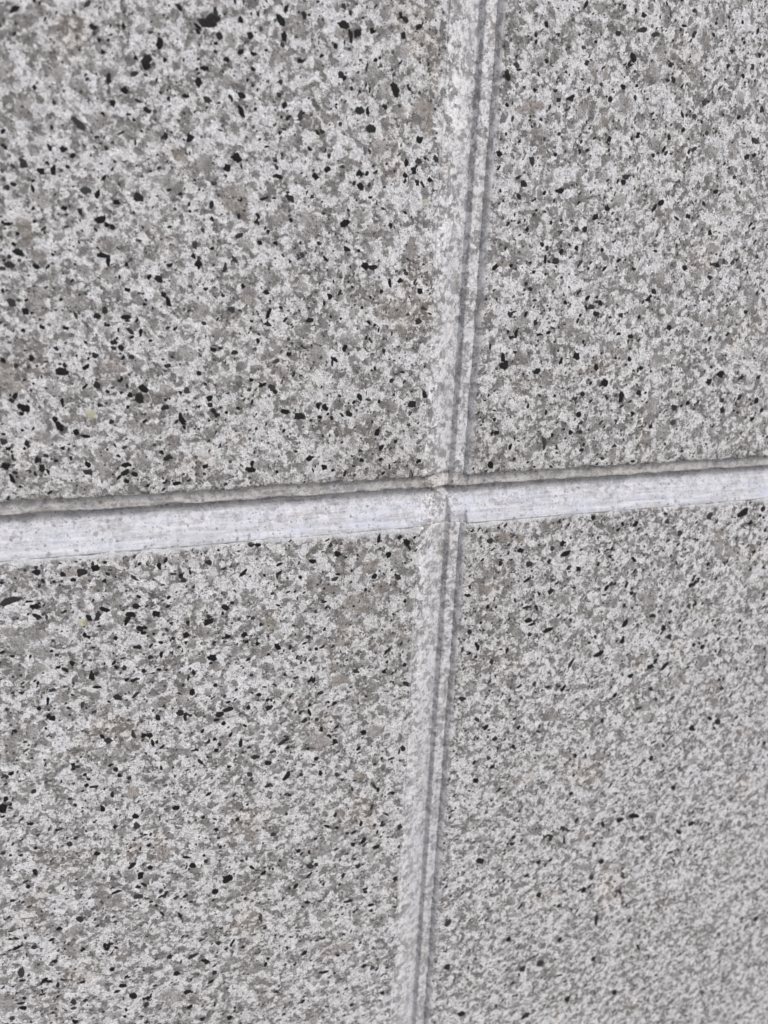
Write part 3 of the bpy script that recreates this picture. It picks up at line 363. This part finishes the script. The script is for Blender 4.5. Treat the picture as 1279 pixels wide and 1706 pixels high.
def grains_mesh(G, K, rng, rim=1.3):
    """G rows: x0,z0,x1,z1,r (mm). Low domed grains with a ring and a rim; returns V, F, t (1 centre .. 0 rim)"""
    n = len(G)
    c = (G[:, 0:2]+G[:, 2:4])/2
    ax = (G[:, 2:4]-G[:, 0:2])/2
    L0 = np.hypot(ax[:, 0], ax[:, 1])
    L = np.minimum(L0, 2.3*G[:, 4])
    u = np.where(L0[:, None] > 1e-6, ax/np.maximum(L0, 1e-6)[:, None], np.array([1.0, 0.0]))
    w = np.stack([-u[:, 1], u[:, 0]], 1)
    th = (np.arange(K)/K*2*np.pi)[None, :] + rng.uniform(-.15, .15, (n, K))
    r = G[:, 4][:, None]*(1+rng.normal(0, .20, (n, K)).clip(-.4, .45))
    lx = np.cos(th)*(r+L[:, None])
    lz = np.sin(th)*r*(1+.25*np.minimum(1, L/np.maximum(G[:, 4], .05)))[:, None]
    lz = lz + (rng.normal(0, .16, n)*L)[:, None]*np.cos(th)**2*np.where(L > G[:, 4], 1, 0)[:, None]
    def ring(k):
        X = c[:, 0:1]+(lx*k)*u[:, 0:1]+(lz*k)*w[:, 0:1]
        Z = c[:, 1:2]+(lx*k)*u[:, 1:2]+(lz*k)*w[:, 1:2]
        return X, Z
    X1, Z1 = ring(rim); X2, Z2 = ring(.92)
    X = np.concatenate([c[:, 0:1], X2, X1], 1); Z = np.concatenate([c[:, 1:2], Z2, Z1], 1)
    t = np.concatenate([np.ones((n, 1)), np.full((n, K), .72), np.zeros((n, K))], 1)
    d = relief(X, Z) + np.concatenate([np.full((n, 1), -.13), np.full((n, K), -.10), np.full((n, K), .10)], 1)
    base = (np.arange(n)*(2*K+1))[:, None]
    k = np.arange(K); k2 = (k+1) % K
    one = np.zeros(K, int)
    f1 = np.stack([one, 1+k, 1+k2], 1)
    f2 = np.stack([1+k, 1+K+k, 1+K+k2], 1); f3 = np.stack([1+k, 1+K+k2, 1+k2], 1)
    f = np.concatenate([f1, f2, f3])
    F = (base[:, :, None]+f[None]).reshape(-1, 3)
    return X.ravel(), d.ravel(), Z.ravel(), F, t.ravel(), np.repeat(np.arange(n), 2*K+1)

def random_grains(x0, x1, z0, z1, dens, rmin, rmax, power, rng, stretch):
    n = rng.poisson((x1-x0)*(z1-z0)*dens)
    x = rng.uniform(x0, x1, n); z = rng.uniform(z0, z1, n)
    r = rmin*(1-rng.uniform(0, 1, n)*(1-(rmax/rmin)**-power))**(-1/power)
    el = rng.exponential(stretch, n)*r
    a = np.where(rng.uniform(0, 1, n) < .5, rng.normal(.75, .45, n), rng.uniform(0, np.pi, n))
    return np.stack([x-np.cos(a)*el, z-np.sin(a)*el, x+np.cos(a)*el, z+np.sin(a)*el, r], 1)

HAND = {'M': parse(GRAIN_M)*np.array([1, 1, 1, 1, .93]), 'Q': parse(GRAIN_Q), 'B': parse(GRAIN_B), 'Y': parse(GRAIN_Y)}

def inside(G, x0, x1, z0, z1, e=.3):
    lo = np.minimum(G[:, 0:2], G[:, 2:4])-G[:, 4:5]*1.3; hi = np.maximum(G[:, 0:2], G[:, 2:4])+G[:, 4:5]*1.3
    return (lo[:, 0] > x0+e) & (hi[:, 0] < x1-e) & (lo[:, 1] > z0+e) & (hi[:, 1] < z1-e)

def make_slab(x0, x1, z0, z1, inner_x, inner_z, seed, parent):
    """slab face with ragged arrises at the joint sides, returned skirts run into the wall"""
    rng = np.random.default_rng(seed)
    ex = [(x0, 1)] if inner_x == 'left' else [(x1, -1)]
    ez = [(z0, 1)] if inner_z == 'bottom' else [(z1, -1)]
    xs = axis(x0, x1, VX0, VX1, 1.05, ex); zs = axis(z0, z1, VZ0, VZ1, 1.05, ez)
    nx, nz = len(xs), len(zs)
    X, Z = np.meshgrid(xs, zs, indexing='ij')
    D = relief(X, Z)
    # distance to the joint arrises: rounding and small chips
    dx = np.abs(X-ex[0][0]); dz = np.abs(Z-ez[0][0])
    chipx = np.clip(vnoise(Z, Z*0+seed, 5, 11)+vnoise(Z, Z*0+seed, 1.7, 12)*.8-.10, 0, 1)
    chipz = np.clip(vnoise(X, X*0+seed, 5, 13)+vnoise(X, X*0+seed, 1.7, 14)*.8-.10, 0, 1)
    D = D + .35*np.exp(-dx/.45) + .35*np.exp(-dz/.45) + chipx*1.3*np.exp(-dx/.7) + chipz*1.3*np.exp(-dz/.7)
    wx = np.exp(-dx/1.2); wz = np.exp(-dz/1.2)
    X = X + wx*(vnoise(Z, Z*0+seed, 9, 21)*.5+vnoise(Z, Z*0+seed, 2.2, 22)*.5)
    Z2 = Z + wz*(vnoise(X, X*0+seed, 9, 23)*.6+vnoise(X, X*0+seed, 2.4, 24)*1.0)
    V = to_world(X.ravel(), D.ravel(), Z2.ravel())
    F = [grid_faces(nx, nz)]
    mi = [np.zeros(len(F[0]))]
    # skirts
    idx = np.arange(nx*nz).reshape(nx, nz)
    loop = np.concatenate([idx[:, 0], idx[-1, 1:], idx[-2::-1, -1], idx[0, -2:0:-1]])
    prev = loop; n = len(loop); base = nx*nz
    P = np.stack([X.ravel(), Z2.ravel()], 1)[loop]
    sl_x = 2.5 if inner_x == 'left' else 0.3
    for dep in (.5, 1.2, 2.9, 30.0):
        Q = P.copy()
        k = min(1.0, dep/2.8)
        if inner_x == 'left':
            Q[:, 0] -= np.where(np.abs(P[:, 0]-x0) < 1.5, sl_x*k, 0)
        V = np.concatenate([V, to_world(Q[:, 0], np.full(n, dep), Q[:, 1])])
        cur = base+np.arange(n); base += n
        F.append(np.stack([prev, cur, np.roll(cur, -1), np.roll(prev, -1)], 1)[:, ::-1].copy()[:, ::-1])
        mi.append(np.ones(n)); prev = cur
    # quads as triangles so that grains can share the mesh
    Q = np.concatenate(F); mi = np.concatenate(mi)
    T = np.concatenate([Q[:, [0, 1, 2]], Q[:, [0, 2, 3]]]); mi = np.concatenate([mi, mi])
    nv = len(V)
    at = {k: [np.zeros(nv)] for k in ('mica', 'quartz', 'warm', 'tone', 'ochre')}
    def wash(x, z):          # pale film of mortar smeared over the edge of the stone
        if inner_z == 'top':
            k = .95*np.exp(-np.abs(z-z1)/2.4)*(1+1.3*vnoise(x, z, 25, 51)+.8*vnoise(x, z, 4, 54))
        else:
            k = .35*np.exp(-np.abs(z-z0)/1.0)*(1+2*vnoise(x, z, 9, 52))
        if inner_x == 'right':
            k = np.maximum(k, .55*np.exp(-np.abs(x-x1)/2.0)*(1+1.6*vnoise(x, z, 18, 53)))
        return k
    def dirt(x, z):          # grime gathered over the ledge and round the crossing
        k = .75*np.exp(-np.hypot(x-8, (z-8)*.9)/48)*(1+1.6*vnoise(x, z, 30, 61))
        if inner_z == 'bottom':
            k = k+.55*np.exp(-np.abs(z-z0)/5.0)*(1+1.5*vnoise(x, z, 20, 62))
        return k+.25*vnoise(x, z, 90, 63)
    at['dirt'] = [dirt(V[:, 0]*1000, (V[:, 2]-Z0)*1000)]
    at['wash'] = [wash((V[:, 0])*1000, (V[:, 2]-Z0)*1000)]
    Vs, Ts, Ms = [V], [T], [mi]
    vx0, vx1, vz0, vz1 = max(x0, VX0), min(x1, VX1), max(z0, VZ0), min(z1, VZ1)
    sets = []
    for kind in 'QBYM':
        G = HAND[kind]; G = G[inside(G, x0, x1, z0, z1)]
        sets.append((kind, G, 10 if kind == 'M' else 12))
    big = HAND['M']
    def clear(G, pad):
        c = (G[:, :2]+G[:, 2:4])/2; hc = (big[:, :2]+big[:, 2:4])/2
        ok = np.ones(len(G), bool)
        for i in range(0, len(G), 500):
            d = np.hypot(c[i:i+500, None, 0]-hc[None, :, 0], c[i:i+500, None, 1]-hc[None, :, 1])
            ok[i:i+500] = (d > big[None, :, 4]+G[i:i+500, 4:5]+pad).all(1)
        return G[ok]
    G = clear(random_grains(vx0, vx1, vz0, vz1, (.040, .048, .048, .060)[seed-1], .18, .62, (2.4, 2.4, 2.4, 2.2)[seed-1], rng, .8), .3)
    sets.append(('M', G[inside(G, x0, x1, z0, z1)], 9))
    G = random_grains(vx0, vx1, vz0, vz1, .0020, 0.8, 2.4, 2.2, rng, .6)
    sets.append(('Q', G[inside(G, x0, x1, z0, z1)], 10))
    out = lambda G: ~((G[:, 0] > vx0) & (G[:, 0] < vx1) & (G[:, 1] > vz0) & (G[:, 1] < vz1))
    G = random_grains(x0, x1, z0, z1, .007, .45, 2.0, 2.6, rng, .5); G = G[inside(G, x0, x1, z0, z1) & out(G)]
    sets.append(('M', G, 6))
    G = random_grains(x0, x1, z0, z1, .003, 1.6, 4.0, 2.2, rng, .6); G = G[inside(G, x0, x1, z0, z1) & out(G)]
    sets.append(('Q', G, 7))
    for kind, G, K in sets:
        if not len(G):
            continue
        gx, gd, gz, F3, t, gi = grains_mesh(G, K, rng, 1.75 if kind == 'M' else 1.3)
        halo = rng.uniform(.1, .95, len(G))[gi]
        Vs.append(to_world(gx, gd - (.012 if kind == 'M' else 0), gz)); Ts.append(F3+nv); Ms.append(np.zeros(len(F3))); nv += len(gx)
        zero = np.zeros(len(gx)); tone = (rng.uniform(0, 1, len(G))**(3 if kind == 'M' else 1))[gi]
        at['wash'].append(wash(gx, gz)*.8); at['dirt'].append(dirt(gx, gz))
        at['mica'].append(t if kind == 'M' else zero)
        at['quartz'].append(t if kind in 'QB' else t*halo if kind == 'M' else zero)
        at['warm'].append(zero+(.8 if kind == 'B' else rng.uniform(0, .18, len(G))[gi] if kind == 'Q' else 0))
        at['ochre'].append(t if kind == 'Y' else zero)
        at['tone'].append(tone)
    return new_obj('granite_slab', np.concatenate(Vs), np.concatenate(Ts), [M_GRANITE, M_SAWN], parent,
                   np.concatenate(Ms), {k: np.concatenate(v) for k, v in at.items()})

# joints ------------------------------------------------------------------
def dh(z):      # level joint: weathered slope up to 15.2, then a narrow ledge under the upper slabs
    z = np.asarray(z, float)
    t = np.clip(z/16.0, 0, 1)
    d = .25+7.75*(t**1.02) - .40*np.exp(-((z-5.2)/1.0)**2) - .30*np.exp(-((z-8.6)/.7)**2) - .35*np.exp(-((z-1.6)/.8)**2)
    d = np.where(z > 16.0, 8.0-5.3*np.clip((z-16.0)/.5, 0, 1), d)
    return np.where(z < 0, .25-z*2.2, d)

def dv(x):      # upright joint: slope, ledge, ledge
    x = np.asarray(x, float)
    d = .25+5.15*np.clip(x/13.8, 0, 1)**1.05
    d = np.where(x > 13.9, 5.4-2.6*np.clip((x-13.9)/1.45, 0, 1), d)
    d = np.where(x < 0, .25-x*2.2, d)
    return np.where(x > W_+.2, 0, d)

def joint_noise(x, z):
    return vnoise(x, z, 14, 31)*.20+vnoise(x, z, 4, 32)*.18+vnoise(x, z, 1.6, 33)*.14

def make_joint_part(x0, x1, z0, z1, kind, mat, parent):
    fx = np.array(sorted(list(np.arange(-1.5, 13.4, .75))+[13.7, 13.9, 14.15, 14.4, 14.65, 14.9, 15.15, 15.35]+list(np.arange(15.8, W_+.1, .75))+[W_, W_+.21, W_+1.2]))
    fz = np.array(sorted(list(np.arange(0, 15.9, .6))+[16.0, 16.15, 16.3, 16.55]+list(np.arange(17.1, H_, .7))+[H_]))
    if kind == 'level':
        out = axis(x0, x1, VX0, VX1, 1.2)
        xs = np.concatenate([out[out < -2.2], fx, out[out > W_+2]])
        zs = np.concatenate([[-2.0, -1.0, -.4], fz, [H_+2.5]])
    else:
        xs = fx[(fx >= -1.5) & (fx <= W_-.2)]
        xs = np.concatenate([[-2.0], xs])
        zs = axis(z0, z1, VZ0, VZ1, 1.2)
    X, Z = np.meshgrid(xs, zs, indexing='ij')
    rag = vnoise(Z if kind != 'level' else X, X*0, 7, 41)*.22+vnoise(Z if kind != 'level' else X, X*0, 1.8, 42)*.22
    if kind == 'level':
        dvx = np.where((X >= 0), dv(X), 0)*np.clip((W_+.3-X)/.6, 0, 1)
        a_ = dh(Z+rag*1.7*np.clip((Z-14)/1.5, 0, 1)*np.clip((H_-Z)/3, 0, 1)); m_ = np.maximum(a_, dvx); n_ = np.minimum(a_, dvx)
        D = m_+np.where(dvx > 0, .45*np.exp(-(m_-n_)/.7), 0)*np.clip(np.minimum(Z, H_-Z)/1.5, 0, 1)
        D = D+np.where((X >= 0) & (X <= W_) & ((Z < -.01) | (Z > H_+.01)), 1.2, 0)
    else:
        D = dv(X+rag*.35*((X > 13) & (X < 17)))
    D = D+joint_noise(X, Z)*np.where(D > .3, 1, .4)
    V = to_world(X.ravel(), D.ravel(), Z.ravel())
    nx, nz = len(xs), len(zs)
    F = [grid_faces(nx, nz)]
    idx = np.arange(nx*nz).reshape(nx, nz)
    loop = np.concatenate([idx[:, 0], idx[-1, 1:], idx[-2::-1, -1], idx[0, -2:0:-1]])
    n = len(loop)
    V = np.concatenate([V, to_world(X.ravel()[loop], np.full(n, 29.0), Z.ravel()[loop])])
    cur = nx*nz+np.arange(n)
    F.append(np.stack([loop, cur, np.roll(cur, -1), np.roll(loop, -1)], 1))
    xx = V[:, 0]*1000; zz = (V[:, 2]-Z0)*1000
    if kind == 'level':
        cover = .66+.18*np.exp(-((zz-3)/4)**2)-.55*np.exp(-((xx-8)/9)**2)-.10*np.clip((zz-14)/2, 0, 1)
        ledge_tint = np.clip((zz-12.0)/4.0, 0, 1)
    else:
        cover = .06+.34*np.clip((xx-1)/8, 0, 1)-.12*np.clip((zz-60)/120, 0, 1)+.14*np.clip(-zz/150, 0, 1)-.10*np.clip((xx-14.5)/1, 0, 1)
        ledge_tint = xx*0
    return new_obj('mortar_joint', V, np.concatenate(F), [mat], parent, None, {'cover': cover, 'ledge_tint': ledge_tint})

def box(name, a, b, mat, parent=None):
    x0, y0, z0 = a; x1, y1, z1 = b
    V = [(x0, y0, z0), (x1, y0, z0), (x1, y1, z0), (x0, y1, z0), (x0, y0, z1), (x1, y0, z1), (x1, y1, z1), (x0, y1, z1)]
    F = [(0, 3, 2, 1), (4, 5, 6, 7), (0, 1, 5, 4), (1, 2, 6, 5), (2, 3, 7, 6), (3, 0, 4, 7)]
    return new_obj(name, V, F, [mat], parent, smooth=False)

# ------------------------------------------------------------------ setting
ground = new_obj('ground', [(-60, -60, 0), (60, -60, 0), (60, 60, 0), (-60, 60, 0)], [(0, 1, 2, 3)], [M_PAVE], smooth=False)
ground['kind'] = 'structure'

# ------------------------------------------------------------------ the wall
wall = bpy.data.objects.new('granite_wall', None)
scene.collection.objects.link(wall)
wall['label'] = 'speckled grey granite wall of large slabs crossed by pale recessed joints'
wall['category'] = 'wall'
wall['kind'] = 'thing'

make_slab(XL, 0, H_, ZT, 'right', 'bottom', 1, wall)
make_slab(W_, XR, H_, ZT, 'left', 'bottom', 2, wall)
make_slab(XL, 0, ZB, 0, 'right', 'top', 3, wall)
make_slab(W_, XR, ZB, 0, 'left', 'top', 4, wall)
j = make_joint_part(XL, XR, 0, H_, 'level', M_HJOINT, wall)
j['label'] = 'whitish sloped level joint under a narrow shaded ledge'
j = make_joint_part(0, W_, H_, ZT, 'upright', M_VJOINT, wall)
j['label'] = 'pale upright joint with two dark grooves above the crossing'
j = make_joint_part(0, W_, ZB, 0, 'upright', M_VJOINT, wall)
j['label'] = 'pale upright joint with two dark grooves below the crossing'
box('wall_core', (XL/1000+.004, .0285, .004), (XR/1000-.004, .24, ZT/1000+Z0-.004), M_CORE, wall)  # unseen core, added to stop light leaking in from behind the joints
